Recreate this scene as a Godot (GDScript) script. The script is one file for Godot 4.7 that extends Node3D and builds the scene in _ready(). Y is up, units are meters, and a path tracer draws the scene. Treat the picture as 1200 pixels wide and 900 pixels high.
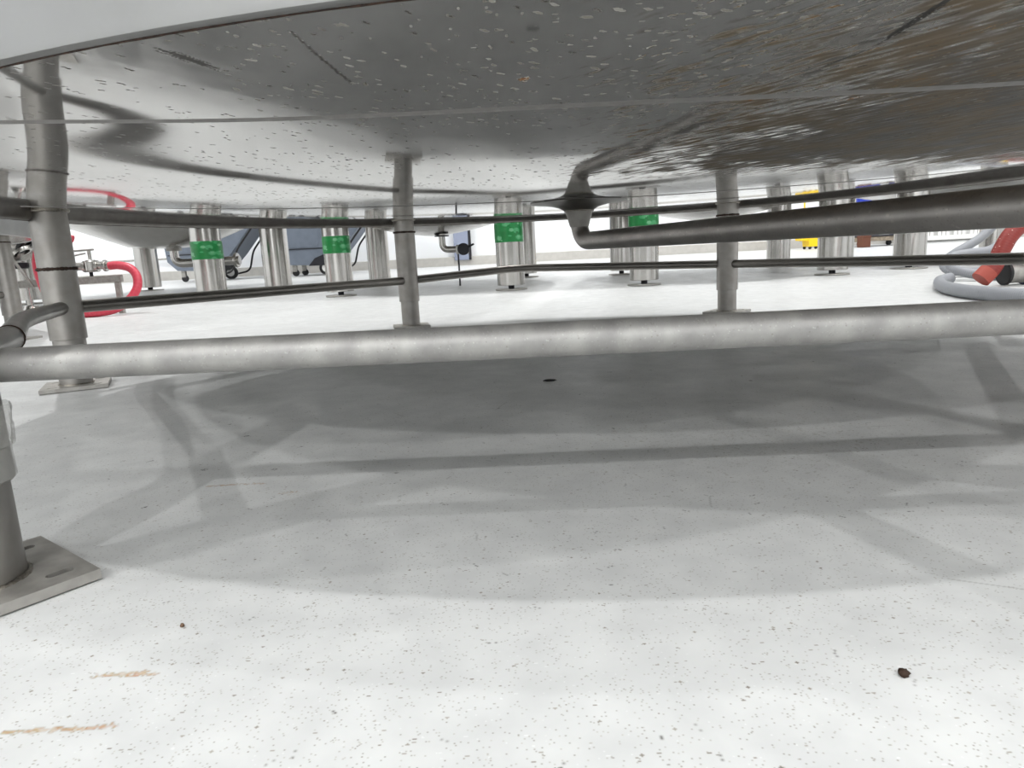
extends Node3D

var M := {}
var names := {}
const TC := Vector2(0.233, -2.152)     # centre of the near tank (x, z)
const RIM := 1.68

# ---------------------------------------------------------------- naming
func numbered(called: String) -> String:
	if not names.has(called):
		names[called] = 0
		return called
	names[called] += 1
	return "%s_%03d" % [called, names[called]]

func thing(called: String, label: String, category: String, at := Vector3.ZERO, group := "", turn := 0.0) -> Node3D:
	var o := Node3D.new()
	o.name = numbered(called)
	o.position = at
	o.rotation.y = turn
	add_child(o)
	tag(o, label, category, group)
	return o

func tag(o: Node, label: String, category := "", group := "") -> void:
	if label:
		o.set_meta("label", label)
	if category:
		o.set_meta("category", category)
	if group:
		o.set_meta("group", group)

func put(called: String, m: Mesh, mat: Material, parent: Node3D, at := Vector3.ZERO, b := Basis()) -> MeshInstance3D:
	var o := MeshInstance3D.new()
	o.name = numbered(called) if parent == self else called
	o.mesh = m
	o.material_override = mat
	o.transform = Transform3D(b, at)
	o.cast_shadow = GeometryInstance3D.SHADOW_CASTING_SETTING_ON
	parent.add_child(o, true)
	return o

func structure(called: String, m: Mesh, mat: Material, label: String, at := Vector3.ZERO) -> MeshInstance3D:
	var o := put(called, m, mat, self, at)
	o.name = called
	o.set_meta("kind", "structure")
	tag(o, label, called.split("_")[0])
	return o

# ---------------------------------------------------------------- shapes
func grid_mesh(rows: Array, closed := false) -> ArrayMesh:
	# rows: Array of {p: PackedVector3Array, n: PackedVector3Array, v: float}
	var st := SurfaceTool.new()
	st.begin(Mesh.PRIMITIVE_TRIANGLES)
	var w: int = rows[0].p.size()
	for r in rows:
		for i in w:
			st.set_normal(r.n[i])
			st.set_uv(Vector2(float(i) / (w - 1), r.v))
			st.add_vertex(r.p[i])
	for j in rows.size() - 1:
		for i in w - 1:
			quad(st, rows[j], rows[j + 1], i, j * w, w)
	return st.commit()

func quad(st: SurfaceTool, r0: Dictionary, r1: Dictionary, i: int, first: int, w: int) -> void:
	# two triangles, wound clockwise as seen from the side that the normals point to
	var a := first + i
	var c: Vector3 = (r1.p[i] - r0.p[i + 1]).cross(r1.p[i + 1] - r0.p[i])
	var out: Vector3 = r0.n[i] + r1.n[i + 1] + r0.n[i + 1]
	for k in ([a, a + w, a + 1, a + 1, a + w, a + w + 1] if c.dot(out) < 0 else [a, a + 1, a + w, a + 1, a + w + 1, a + w]):
		st.add_index(k)

func lathe(profile: Array, segs := 32) -> ArrayMesh:
	# profile: Vector2(radius, y) from bottom to top of the outside; sharp corners get doubled rows
	var rows := []
	for j in profile.size() - 1:
		var a: Vector2 = profile[j]
		var b: Vector2 = profile[j + 1]
		var d := (b - a)
		if d.length() < 1e-6:
			continue
		var n2 := Vector2(d.y, -d.x).normalized()
		for e in 2:
			var nn := n2
			var other: Vector2 = Vector2.ZERO
			if e == 0 and j > 0:
				other = profile[j] - profile[j - 1]
			elif e == 1 and j < profile.size() - 2:
				other = profile[j + 2] - profile[j + 1]
			if other.length() > 1e-6:
				var on := Vector2(other.y, -other.x).normalized()
				if on.dot(n2) > 0.8:
					nn = (on + n2).normalized()
			var q: Vector2 = a if e == 0 else b
			var p := PackedVector3Array()
			var n := PackedVector3Array()
			for i in segs + 1:
				var t := TAU * i / segs
				p.append(Vector3(cos(t) * q.x, q.y, -sin(t) * q.x))
				n.append(Vector3(cos(t) * nn.x, nn.y, -sin(t) * nn.x))
			rows.append({"p": p, "n": n, "v": q.y})
	var st := SurfaceTool.new()
	st.begin(Mesh.PRIMITIVE_TRIANGLES)
	var w := segs + 1
	for r in rows:
		for i in w:
			st.set_normal(r.n[i])
			st.set_uv(Vector2(float(i) / segs, r.v))
			st.add_vertex(r.p[i])
	for j in range(0, rows.size(), 2):
		for i in segs:
			quad(st, rows[j], rows[j + 1], i, j * w, w)
	return st.commit()

func rod(r: float, y0: float, y1: float, segs := 32, ch := 0.002) -> ArrayMesh:
	return lathe([Vector2(0, y0), Vector2(r - ch, y0), Vector2(r, y0 + ch), Vector2(r, y1 - ch), Vector2(r - ch, y1), Vector2(0, y1)], segs)

func smooth_path(pts: Array, step := 0.02) -> PackedVector3Array:
	var c := Curve3D.new()
	c.bake_interval = step
	for i in pts.size():
		var a: Vector3 = pts[maxi(i - 1, 0)]
		var b: Vector3 = pts[mini(i + 1, pts.size() - 1)]
		var t := (b - a) / 6.0
		c.add_point(pts[i], -t, t)
	return c.get_baked_points()

func corner_path(pts: Array, r: float, n := 8) -> PackedVector3Array:
	# straight runs with round bends of radius about r
	var out := PackedVector3Array([pts[0]])
	for i in range(1, pts.size() - 1):
		var p: Vector3 = pts[i]
		var a: Vector3 = (pts[i - 1] - p).normalized()
		var b: Vector3 = (pts[i + 1] - p).normalized()
		for k in n + 1:
			var t := float(k) / n
			var s: Vector3 = p + a * r
			var e: Vector3 = p + b * r
			out.append(s.lerp(p, t).lerp(p.lerp(e, t), t))
	out.append(pts[-1])
	return out

func tube(path: PackedVector3Array, r: float, segs := 20, caps := true) -> ArrayMesh:
	var rows := []
	var up := Vector3.UP
	var d0 := (path[1] - path[0]).normalized()
	if absf(d0.dot(up)) > 0.9:
		up = Vector3.RIGHT
	var side := d0.cross(up).normalized()
	var run := 0.0
	for j in path.size():
		var d := (path[mini(j + 1, path.size() - 1)] - path[maxi(j - 1, 0)]).normalized()
		side = (side - d * side.dot(d)).normalized()
		var b := side.cross(d).normalized()
		if j > 0:
			run += path[j].distance_to(path[j - 1])
		var p := PackedVector3Array()
		var n := PackedVector3Array()
		for i in segs + 1:
			var t := TAU * i / segs
			var o := side * cos(t) + b * sin(t)
			p.append(path[j] + o * r)
			n.append(o)
		rows.append({"p": p, "n": n, "v": run})
	if caps:
		for e in 2:
			var q: Vector3 = path[0] if e == 0 else path[-1]
			var dn: Vector3 = (path[0] - path[1]).normalized() if e == 0 else (path[-1] - path[-2]).normalized()
			var src: Dictionary = rows[0] if e == 0 else rows[-1]
			var cp := PackedVector3Array()
			var cn := PackedVector3Array()
			var fp := PackedVector3Array()
			for i in segs + 1:
				cp.append(q)
				cn.append(dn)
				fp.append(src.p[i])
			if e == 0:
				rows.push_front({"p": fp, "n": cn, "v": 0.0})
				rows.push_front({"p": cp, "n": cn, "v": 0.0})
			else:
				rows.append({"p": fp, "n": cn, "v": run})
				rows.append({"p": cp, "n": cn, "v": run})
	return grid_mesh(rows)

func box(size: Vector3, ch := 0.004) -> ArrayMesh:
	# box with chamfered edges, centred
	var st := SurfaceTool.new()
	st.begin(Mesh.PRIMITIVE_TRIANGLES)
	box_into(st, Vector3.ZERO, size, ch)
	return st.commit()

func box_into(st: SurfaceTool, at: Vector3, size: Vector3, ch: float, turn := Basis()) -> void:
	var h := size / 2
	ch = minf(ch, minf(h.x, minf(h.y, h.z)) * 0.6)
	var ax := [Vector3.RIGHT, Vector3.UP, Vector3.BACK]
	var faces := []
	for a in 3:
		for s in [-1.0, 1.0]:
			var u: Vector3 = ax[(a + 1) % 3]
			var v: Vector3 = ax[(a + 2) % 3]
			var n: Vector3 = ax[a] * s
			var c: Vector3 = n * h[a]
			var hu: float = h[(a + 1) % 3] - ch
			var hv: float = h[(a + 2) % 3] - ch
			faces.append([[c - u * hu - v * hv, c + u * hu - v * hv, c + u * hu + v * hv, c - u * hu + v * hv], n])
	for a in 3:
		var b := (a + 1) % 3
		var c3 := (a + 2) % 3
		for s in [-1.0, 1.0]:
			for t in [-1.0, 1.0]:
				var na: Vector3 = ax[a] * s
				var nb: Vector3 = ax[b] * t
				var l: Vector3 = ax[c3] * (h[c3] - ch)
				var pa: Vector3 = na * h[a] + nb * (h[b] - ch)
				var pb: Vector3 = na * (h[a] - ch) + nb * h[b]
				faces.append([[pa - l, pa + l, pb + l, pb - l], (na + nb).normalized()])
	for s in [-1.0, 1.0]:
		for t in [-1.0, 1.0]:
			for w in [-1.0, 1.0]:
				var q := Vector3(s, t, w)
				var i := (h - Vector3.ONE * ch) * q
				faces.append([[i + Vector3(s * ch, 0, 0), i + Vector3(0, t * ch, 0), i + Vector3(0, 0, w * ch)], q.normalized()])
	for f in faces:
		var p: Array = f[0]
		var n: Vector3 = f[1]
		var cr: Vector3 = (p[1] - p[0]).cross(p[2] - p[0])
		if cr.dot(n) > 0:
			p.reverse()
		for k in range(1, p.size() - 1):
			for vtx in [p[0], p[k], p[k + 1]]:
				st.set_normal(turn * n)
				st.set_uv(Vector2(vtx.x + vtx.z, vtx.y))
				st.add_vertex(at + turn * vtx)

func tri_out(st: SurfaceTool, a: Vector3, b: Vector3, c: Vector3, n: Vector3) -> void:
	st.set_normal(n)
	for v in ([a, b, c] if (b - a).cross(c - a).dot(n) < 0 else [a, c, b]):
		st.add_vertex(v)

func prism(poly: PackedVector2Array, depth: float) -> ArrayMesh:
	# outline in x-y, extruded along z, centred
	var st := SurfaceTool.new()
	st.begin(Mesh.PRIMITIVE_TRIANGLES)
	if Geometry2D.is_polygon_clockwise(poly):
		poly.reverse()
	var tri := Geometry2D.triangulate_polygon(poly)
	for s in [1.0, -1.0]:
		for k in range(0, tri.size(), 3):
			var q := [poly[tri[k]], poly[tri[k + 1]], poly[tri[k + 2]]]
			var cr: float = (q[1] - q[0]).cross(q[2] - q[0])
			if (cr > 0) == (s > 0):
				q.reverse()
			for v in q:
				st.set_normal(Vector3(0, 0, s))
				st.add_vertex(Vector3(v.x, v.y, s * depth / 2))
	for i in poly.size():
		var a := poly[i]
		var b := poly[(i + 1) % poly.size()]
		var n := Vector3(b.y - a.y, a.x - b.x, 0).normalized()
		var p := [Vector3(a.x, a.y, depth / 2), Vector3(b.x, b.y, depth / 2), Vector3(b.x, b.y, -depth / 2), Vector3(a.x, a.y, -depth / 2)]
		tri_out(st, p[0], p[1], p[2], n)
		tri_out(st, p[0], p[2], p[3], n)
	return st.commit()

func weld_ring(r: float, thick: float, segs := 64, seed_ := 1) -> ArrayMesh:
	# a lumpy bead round a pipe
	var rng := RandomNumberGenerator.new()
	rng.seed = seed_
	var rows := []
	for j in segs + 1:
		var t := TAU * j / segs
		var th := thick * (0.9 + 0.16 * sin(j * 2.3) + 0.12 * sin(j * 0.71))
		var p := PackedVector3Array()
		var n := PackedVector3Array()
		for i in 9:
			var a := TAU * i / 8
			var o := Vector3(cos(t), 0, -sin(t)) * cos(a) + Vector3.UP * sin(a)
			p.append(Vector3(cos(t), 0, -sin(t)) * r + o * th)
			n.append(o)
		rows.append({"p": p, "n": n, "v": float(j)})
	return grid_mesh(rows)

# ---------------------------------------------------------------- materials
func noise_tex(freq: float, lo: Color, hi: Color, seed_: int, size := 256, oct := 4, bias := 0.5) -> NoiseTexture2D:
	var n := FastNoiseLite.new()
	n.noise_type = FastNoiseLite.TYPE_SIMPLEX_SMOOTH
	n.frequency = freq
	n.fractal_octaves = oct
	n.seed = seed_
	var t := NoiseTexture2D.new()
	t.width = size
	t.height = size
	t.seamless = true
	t.noise = n
	var g := Gradient.new()
	g.offsets = PackedFloat32Array([0.0, clampf(bias - 0.2, 0.01, 0.9), clampf(bias + 0.2, 0.1, 0.99), 1.0])
	g.colors = PackedColorArray([lo, lo.lerp(hi, 0.25), lo.lerp(hi, 0.75), hi])
	t.color_ramp = g
	return t

func plain(c: Color, rough := 0.6, metal := 0.0) -> StandardMaterial3D:
	var m := StandardMaterial3D.new()
	m.albedo_color = c
	m.roughness = rough
	m.metallic = metal
	return m

func steel(lo: Color, hi: Color, rlo: float, rhi: float, scale: float, seed_: int, metal := 1.0) -> StandardMaterial3D:
	var m := plain(Color.WHITE, 1.0, metal)
	m.albedo_texture = noise_tex(0.03, lo, hi, seed_)
	m.roughness_texture = noise_tex(0.02, Color(rlo, rlo, rlo), Color(rhi, rhi, rhi), seed_ + 7)
	m.uv1_triplanar = true
	m.uv1_scale = Vector3.ONE * scale
	return m

func speckle(base: Color, spots: Array, size: int, seed_: int, soft: float) -> ImageTexture:
	# a tile: base colour with a fine mottle, and spots [count, min px, max px, colour a, colour b]
	var rng := RandomNumberGenerator.new()
	rng.seed = seed_
	var n := FastNoiseLite.new()
	n.seed = seed_
	n.frequency = 0.012
	n.fractal_octaves = 5
	var ni := n.get_seamless_image(size, size)
	var img := Image.create(size, size, false, Image.FORMAT_RGB8)
	for y in size:
		for x in size:
			var v := (ni.get_pixel(x, y).r - 0.5) * soft
			img.set_pixel(x, y, Color(base.r + v, base.g + v, base.b + v * 0.95))
	for s in spots:
		for k in s[0]:
			var c: Color = (s[3] as Color).lerp(s[4], rng.randf())
			var px := rng.randi_range(0, size - 1)
			var py := rng.randi_range(0, size - 1)
			var w := rng.randf_range(s[1], s[2])
			var h := w * rng.randf_range(0.5, 1.0)
			for dy in range(-int(h) , int(h) + 1):
				for dx in range(-int(w), int(w) + 1):
					var e := pow(dx / w, 2) + pow(dy / h, 2)
					if e < 1.0 - 0.4 * rng.randf():
						var qx := posmod(px + dx, size)
						var qy := posmod(py + dy, size)
						img.set_pixel(qx, qy, img.get_pixel(qx, qy).lerp(c, 0.85))
	return ImageTexture.create_from_image(img)

func dash(img: Image, p: Vector2, ang: float, length: float, w: float, c: Color, rng: RandomNumberGenerator) -> void:
	# an irregular mark, drawn in pixels of the map
	var d := Vector2(cos(ang), sin(ang))
	var n := Vector2(-d.y, d.x)
	var steps := int(maxf(2, length))
	for k in steps:
		var t := float(k) / (steps - 1)
		var ww := w * sqrt(maxf(0.0, 1.0 - pow(2 * t - 1, 2))) * rng.randf_range(0.55, 1.1)
		var q := p + d * (t - 0.5) * length + n * rng.randf_range(-0.3, 0.3)
		var r := maxi(1, roundi(ww))
		img.fill_rect(Rect2i(int(q.x - r / 2.0), int(q.y - r / 2.0), r, r), c)

func blob(imgs: Array, p: Vector2, ang: float, length: float, w: float, cols: Array, rng: RandomNumberGenerator) -> void:
	# a small ragged oval in each of the maps
	var d := Vector2(cos(ang), sin(ang))
	var h := int(ceil(maxf(length, w) / 2))
	for dy in range(-h, h + 1):
		for dx in range(-h, h + 1):
			var o := Vector2(dx, dy)
			var u := o.dot(d) / maxf(0.6, length / 2)
			var v := o.cross(d) / maxf(0.85, w / 2)
			if u * u + v * v < 1.05 - 0.45 * rng.randf():
				for k in imgs.size():
					imgs[k].set_pixel(clampi(int(p.x) + dx, 0, 2047), clampi(int(p.y) + dy, 0, 2047), cols[k])

func floor_marks() -> ImageTexture:
	# stains, rust and specks that lie on the floor near the camera: x -2.2..2.2, z -4.2..0.2
	var S := 2048
	var rng := RandomNumberGenerator.new()
	rng.seed = 5
	var img := Image.create(S, S, false, Image.FORMAT_RGBA8)
	img.fill(Color(0.4, 0.4, 0.38, 0.0))
	var at := func(x: float, z: float) -> Vector2: return Vector2((x + 2.2) / 4.4, (z + 4.2) / 4.4) * S
	# scattered small dark specks
	for k in 1500:
		var q := Vector2(rng.randf() * S, rng.randf() * S)
		dash(img, q, rng.randf() * TAU, rng.randf_range(1, 4), rng.randf_range(1, 1.6), Color(0.22, 0.2, 0.18, rng.randf_range(0.4, 0.9)), rng)
	for k in 160:
		var q: Vector2 = at.call(rng.randf_range(-1.2, 1.4), rng.randf_range(-2.2, -0.7))
		dash(img, q, rng.randf() * TAU, rng.randf_range(2, 4), rng.randf_range(1, 2), Color(0.08, 0.07, 0.06, 0.95), rng)
	# rust: two smears at the lower left, one ochre smear under the tank
	for r in [[-0.362, -0.549, 0.020, 0.003, 70], [-0.335, -0.547, 0.012, 0.0015, 16], [-0.37, -0.478, 0.042, 0.0022, 80], [-0.46, -1.075, 0.05, 0.003, 60], [-0.36, -1.02, 0.015, 0.009, 16]]:
		for k in r[4]:
			var o: Vector2 = Vector2(rng.randf_range(-1, 1), rng.randfn(0, 0.45))
			var q: Vector2 = at.call(r[0] + o.x * r[2], r[1] + o.y * r[3])
			dash(img, q, rng.randfn(0, 0.3), rng.randf_range(1, 5), rng.randf_range(0.8, 1.6), Color(0.60 + rng.randf() * 0.12, 0.43 + rng.randf() * 0.12, 0.20 + rng.randf() * 0.1, rng.randf_range(0.25, 0.85)), rng)
	# single dark specks that stand out in the photograph
	for q in [[-0.949, -1.955], [-0.572, -1.404], [-0.558, -1.168], [-0.426, -1.151], [-0.694, -1.243], [-1.021, -1.593], [-1.24, -1.788], [0.288, -1.951], [0.407, -1.945], [0.618, -1.721]]:
		for k in 5:
			dash(img, at.call(q[0] + rng.randfn(0, 0.002), q[1] + rng.randfn(0, 0.002)), rng.randf() * TAU, rng.randf_range(2, 4), rng.randf_range(1, 2), Color(0.1, 0.09, 0.08, 0.95), rng)
	for k in 120:
		dash(img, at.call(1.46 + rng.randfn(0, 0.06), -3.3 + rng.randfn(0, 0.012)), rng.randfn(0, 0.2), rng.randf_range(2, 8), 1.5, Color(0.6, 0.44, 0.3, rng.randf_range(0.3, 0.8)), rng)
	# scratches
	for k in 60:
		var q := Vector2(rng.randf() * S, rng.randf() * S)
		dash(img, q, rng.randf() * TAU, rng.randf_range(10, 40), 1.0, Color(0.42, 0.41, 0.39, 0.4), rng)
	# brownish patches of dried liquid on the right
	for k in 900:
		var q: Vector2 = at.call(rng.randfn(0.42, 0.16), rng.randfn(-1.2, 0.12))
		dash(img, q, rng.randf() * TAU, rng.randf_range(1, 4), rng.randf_range(1, 3), Color(0.47, 0.44, 0.34, rng.randf_range(0.15, 0.4)), rng)
	return ImageTexture.create_from_image(img)

func dish_maps() -> Array:
	# the dirt, flecks and scratches of the tank's underside: colour and (roughness, metalness)
	var S := 2048
	var B := 1024
	var rng := RandomNumberGenerator.new()
	rng.seed = 11
	var n := FastNoiseLite.new()
	n.seed = 3
	n.frequency = 0.012
	n.fractal_octaves = 4
	var fine := FastNoiseLite.new()
	fine.seed = 8
	fine.frequency = 0.05
	fine.fractal_octaves = 3
	var alb := Image.create(B, B, false, Image.FORMAT_RGB8)
	var orm := Image.create(B, B, false, Image.FORMAT_RGB8)
	for y in B:
		for x in B:
			var v := n.get_noise_2d(x, y)
			var c := Color(0.78 + v * 0.05, 0.775 + v * 0.05, 0.765 + v * 0.05)
			var o := Color(1, clampf(0.055 + 0.03 * v, 0.03, 0.3), 0.8)
			# a film of dried brown dirt, brushed out in streaks, over the right of the near half
			var wx := (x / float(B) - 0.5) * 3.4 + TC.x
			var wz := (y / float(B) - 0.5) * 3.4 + TC.y
			if wx > -0.2 and wz > -2.2:
				var far_edge := -1.55 - 0.33 * (wx - 0.45)
				var d := minf((wx - 0.29 + 0.05 * maxf(0.0, -0.95 - wz)) * 0.8, (wz - far_edge) * 1.1)
				var along := wx * 0.73 + wz * 0.68
				var across := wx * 0.68 - wz * 0.73
				var st := fine.get_noise_2d(along * 240.0, across * 1300.0)
				var patch := n.get_noise_2d(x * 2.2 + 400, y * 2.2)
				var m := smoothstep(-0.06, 0.16, d + 0.22 * st + 0.14 * patch)
				m *= 0.90 + 0.10 * smoothstep(-0.3, 0.3, st)
				var tone := clampf(0.5 + 1.1 * patch + 0.5 * st, 0, 1)
				c = c.lerp(Color(0.39, 0.375, 0.36).lerp(Color(0.45, 0.395, 0.32), tone), m)
				o = o.lerp(Color(1, 0.62, 0.35), m)
			alb.set_pixel(x, y, c)
			orm.set_pixel(x, y, o)
	alb.resize(S, S, Image.INTERPOLATE_CUBIC)
	orm.resize(S, S, Image.INTERPOLATE_CUBIC)
	var at := func(x: float, z: float) -> Vector2: return Vector2((x - TC.x) / 3.4 + 0.5, (z - TC.y) / 3.4 + 0.5) * S
	# loose streaks of ochre and pale dirt in and round that film
	for k in 5200:
		var x := rng.randf_range(0.15, 1.5)
		var z := rng.randf_range(-1.7, -0.5)
		var near := clampf(1.25 - Vector2((x - 0.72) / 0.7, (z + 0.95) / 0.5).length(), 0, 1)
		if rng.randf() > near:
			continue
		var c := Color(0.50, 0.46, 0.39).lerp(Color(0.56, 0.43, 0.27), rng.randf()) if rng.randf() < 0.75 else Color(0.62, 0.6, 0.56)
		var q: Vector2 = at.call(x, z)
		var a := 0.75 + rng.randfn(0, 0.2)
		var l := rng.randf_range(2, 9)
		var w := rng.randf_range(1, 2.2)
		dash(alb, q, a, l, w, c, rng)
		dash(orm, q, a, l, w, Color(1, 0.75, 0.1), rng)
	# pale flecks splashed over the near half, fine grey ones over the rest
	for k in 10500:
		var close := k < 1500
		var x := rng.randf_range(-0.3, 1.2) if close else rng.randf_range(-1.4, 1.8)
		var z := rng.randf_range(-1.02, -0.5) if close else rng.randf_range(-3.6, -0.5)
		if close and rng.randf() < 0.25 - x:
			continue
		var a := lerpf(-0.9, 0.7, clampf(x / 0.36, 0, 1)) + rng.randfn(0, 0.25)
		var big := rng.randf() * rng.randf()
		var l := 2.0 + big * 9.0 if close else rng.randf_range(2, 7)
		var w := 1.0 + big * 2.6 if close else 1.0
		var c := Color(0.66, 0.65, 0.62).lerp(Color(0.5, 0.49, 0.45), rng.randf()) if close else Color(0.24, 0.23, 0.21).lerp(Color(0.5, 0.48, 0.45), rng.randf())
		var q: Vector2 = at.call(x, z)
		blob([alb, orm], q, a, l, w, [c, Color(1, 0.8, 0.0)], rng)
	# scratches and rubbed marks: [x0, z0, x1, z1, width, tone]
	for s in [[-0.303, -0.65, -0.272, -0.72, 4.0, 0.3], [-0.177, -0.611, -0.15, -0.83, 1.5, 0.3], [0.391, -0.757, 0.401, -0.614, 3.0, 0.2], [0.36, -0.82, 0.392, -0.75, 1.5, 0.25]]:
		var a: Vector2 = at.call(s[0], s[1])
		var b: Vector2 = at.call(s[2], s[3])
		for k in int(s[4] * 5):
			var o: Vector2 = Vector2(rng.randfn(0, 0.4), rng.randfn(0, 0.4)) * s[4] + (b - a) * rng.randf_range(-0.2, 0.2)
			var l := a.distance_to(b) * rng.randf_range(0.2, 0.7)
			dash(alb, (a + b) / 2 + o, (b - a).angle() + rng.randfn(0, 0.015), l, 0.8, Color(s[5], s[5] * 0.97, s[5] * 0.92), rng)
			dash(orm, (a + b) / 2 + o, (b - a).angle(), l, 0.8, Color(1, 0.5, 0.4), rng)
	# rust spots
	for s in [[0.031, -0.797, 3], [0.326, -0.924, 4], [0.47, -0.95, 3]]:
		for k in 12:
			var q: Vector2 = at.call(s[0] + rng.randfn(0, 0.003), s[1] + rng.randfn(0, 0.004))
			dash(alb, q, rng.randf() * TAU, 3, s[2] * 0.5, Color(0.58, 0.40, 0.24), rng)
			dash(orm, q, rng.randf() * TAU, 3, s[2] * 0.5, Color(1, 0.8, 0.0), rng)
	return [ImageTexture.create_from_image(alb), ImageTexture.create_from_image(orm)]

func hose_tex(base: Color, mark: Color, count: int, seed_: int, ring := 0.0) -> ImageTexture:
	var rng := RandomNumberGenerator.new()
	rng.seed = seed_
	var img := Image.create(128, 512, false, Image.FORMAT_RGB8)
	for y in 512:
		for x in 128:
			var v := (rng.randf() - 0.5) * 0.05 + ring * sin(y * TAU / 16.0)
			img.set_pixel(x, y, Color(base.r + v, base.g + v, base.b + v))
	for k in count:
		img.fill_rect(Rect2i(rng.randi_range(0, 120), rng.randi_range(0, 500), rng.randi_range(2, 6), rng.randi_range(3, 9)), mark)
	return ImageTexture.create_from_image(img)

func make_materials() -> void:
	M.pipe = steel(Color(0.47, 0.455, 0.44), Color(0.53, 0.52, 0.50), 0.3, 0.4, 1.6, 1)
	M.leg = steel(Color(0.56, 0.545, 0.525), Color(0.64, 0.63, 0.615), 0.34, 0.46, 1.6, 2)
	M.rail = steel(Color(0.60, 0.595, 0.58), Color(0.78, 0.775, 0.76), 0.5, 0.62, 3.5, 3, 0.75)
	M.plate = steel(Color(0.60, 0.59, 0.57), Color(0.70, 0.69, 0.67), 0.4, 0.6, 3.0, 4, 0.75)
	M.shell = steel(Color(0.60, 0.60, 0.595), Color(0.64, 0.64, 0.635), 0.42, 0.52, 0.8, 5)
	M.rim = steel(Color(0.40, 0.385, 0.37), Color(0.48, 0.47, 0.455), 0.3, 0.42, 2.0, 15)
	M.bright = steel(Color(0.70, 0.69, 0.67), Color(0.74, 0.73, 0.715), 0.17, 0.27, 0.8, 6)
	M.drain = plain(Color.WHITE, 0.4, 0.9)
	M.drain.albedo_texture = speckle(Color(0.66, 0.645, 0.63), [[2600, 1, 2.2, Color(0.5, 0.48, 0.46), Color(0.74, 0.73, 0.70)], [200, 2, 5, Color(0.72, 0.7, 0.68), Color(0.8, 0.79, 0.76)]], 512, 8, 0.12)
	M.drain.roughness_texture = noise_tex(0.02, Color(0.25, 0.25, 0.25), Color(0.5, 0.5, 0.5), 9)
	M.drain.roughness = 1.0
	M.drain.uv1_triplanar = true
	M.drain.uv1_scale = Vector3.ONE * 2.5
	M.rail.albedo_texture = speckle(Color(0.65, 0.645, 0.635), [[1500, 0.7, 2, Color(0.70, 0.70, 0.685), Color(0.76, 0.755, 0.74)], [700, 0.7, 2, Color(0.54, 0.53, 0.51), Color(0.6, 0.59, 0.57)], [5, 3, 5, Color(0.80, 0.77, 0.68), Color(0.7, 0.62, 0.48)]], 512, 12, 0.14)
	M.rust = steel(Color(0.10, 0.075, 0.06), Color(0.30, 0.21, 0.16), 0.6, 0.9, 14.0, 10, 0.2)
	M.weld = steel(Color(0.42, 0.40, 0.37), Color(0.72, 0.70, 0.66), 0.3, 0.5, 20.0, 13)
	M.bead = steel(Color(0.62, 0.61, 0.60), Color(0.68, 0.67, 0.66), 0.5, 0.6, 6.0, 14, 0.5)
	M.floor = plain(Color.WHITE, 0.5)
	M.floor.albedo_texture = speckle(Color(0.797, 0.802, 0.80), [[22000, 0.5, 1.0, Color(0.49, 0.48, 0.45), Color(0.70, 0.69, 0.66)], [2200, 0.7, 1.5, Color(0.40, 0.37, 0.33), Color(0.6, 0.58, 0.54)], [2500, 0.5, 1.2, Color(0.84, 0.845, 0.845), Color(0.88, 0.885, 0.885)]], 1024, 21, 0.06)
	M.floor.roughness_texture = noise_tex(0.02, Color(0.38, 0.38, 0.38), Color(0.6, 0.6, 0.6), 22)
	M.floor.roughness = 1.0
	M.floor.uv1_scale = Vector3(1 / 1.15, 1 / 1.15, 1)
	M.floor_near = M.floor.duplicate()
	M.floor_near.detail_enabled = true
	M.floor_near.detail_albedo = floor_marks()
	M.floor_near.detail_uv_layer = BaseMaterial3D.DETAIL_UV_2
	var dm := dish_maps()
	M.dish = ORMMaterial3D.new()
	M.dish.albedo_texture = dm[0]
	M.dish.orm_texture = dm[1]
	M.wall = plain(Color.WHITE, 0.6)
	M.wall.albedo_texture = noise_tex(0.01, Color(0.92, 0.93, 0.94), Color(0.945, 0.95, 0.96), 30)
	M.wall.uv1_triplanar = true
	M.wall.uv1_scale = Vector3.ONE * 0.3
	M.curb = plain(Color.WHITE, 0.7)
	M.curb.albedo_texture = noise_tex(0.03, Color(0.70, 0.69, 0.67), Color(0.74, 0.73, 0.71), 31)
	M.curb.uv1_triplanar = true
	M.ceiling = plain(Color(0.92, 0.92, 0.92), 0.8)
	M.green = plain(Color.WHITE, 0.35)
	M.green.albedo_texture = speckle(Color(0.05, 0.47, 0.22), [[40, 3, 12, Color(0.25, 0.6, 0.38), Color(0.55, 0.72, 0.58)], [60, 1, 5, Color(0.03, 0.38, 0.17), Color(0.1, 0.5, 0.28)]], 128, 33, 0.08)
	M.green.uv1_scale = Vector3(2, 3, 1)
	M.hose_red = plain(Color.WHITE, 0.4)
	M.hose_red.albedo_texture = hose_tex(Color(0.78, 0.24, 0.31), Color(0.82, 0.34, 0.4), 20, 1, 0.01)
	M.suction_red = plain(Color.WHITE, 0.5)
	M.suction_red.albedo_texture = hose_tex(Color(0.50, 0.15, 0.12), Color(0.85, 0.76, 0.72), 34, 2, 0.012)
	M.suction_red.uv1_scale = Vector3(2, 2, 1)
	M.hose_grey = plain(Color.WHITE, 0.55)
	M.hose_grey.albedo_texture = hose_tex(Color(0.55, 0.56, 0.58), Color(0.48, 0.49, 0.51), 30, 3, 0.02)
	M.hose_grey.uv1_scale = Vector3(1, 3, 1)
	M.slate = plain(Color.WHITE, 0.5)
	M.slate.albedo_texture = noise_tex(0.02, Color(0.40, 0.435, 0.485), Color(0.43, 0.465, 0.515), 34)
	M.slate.uv1_triplanar = true
	M.black = plain(Color(0.06, 0.06, 0.065), 0.5)
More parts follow.
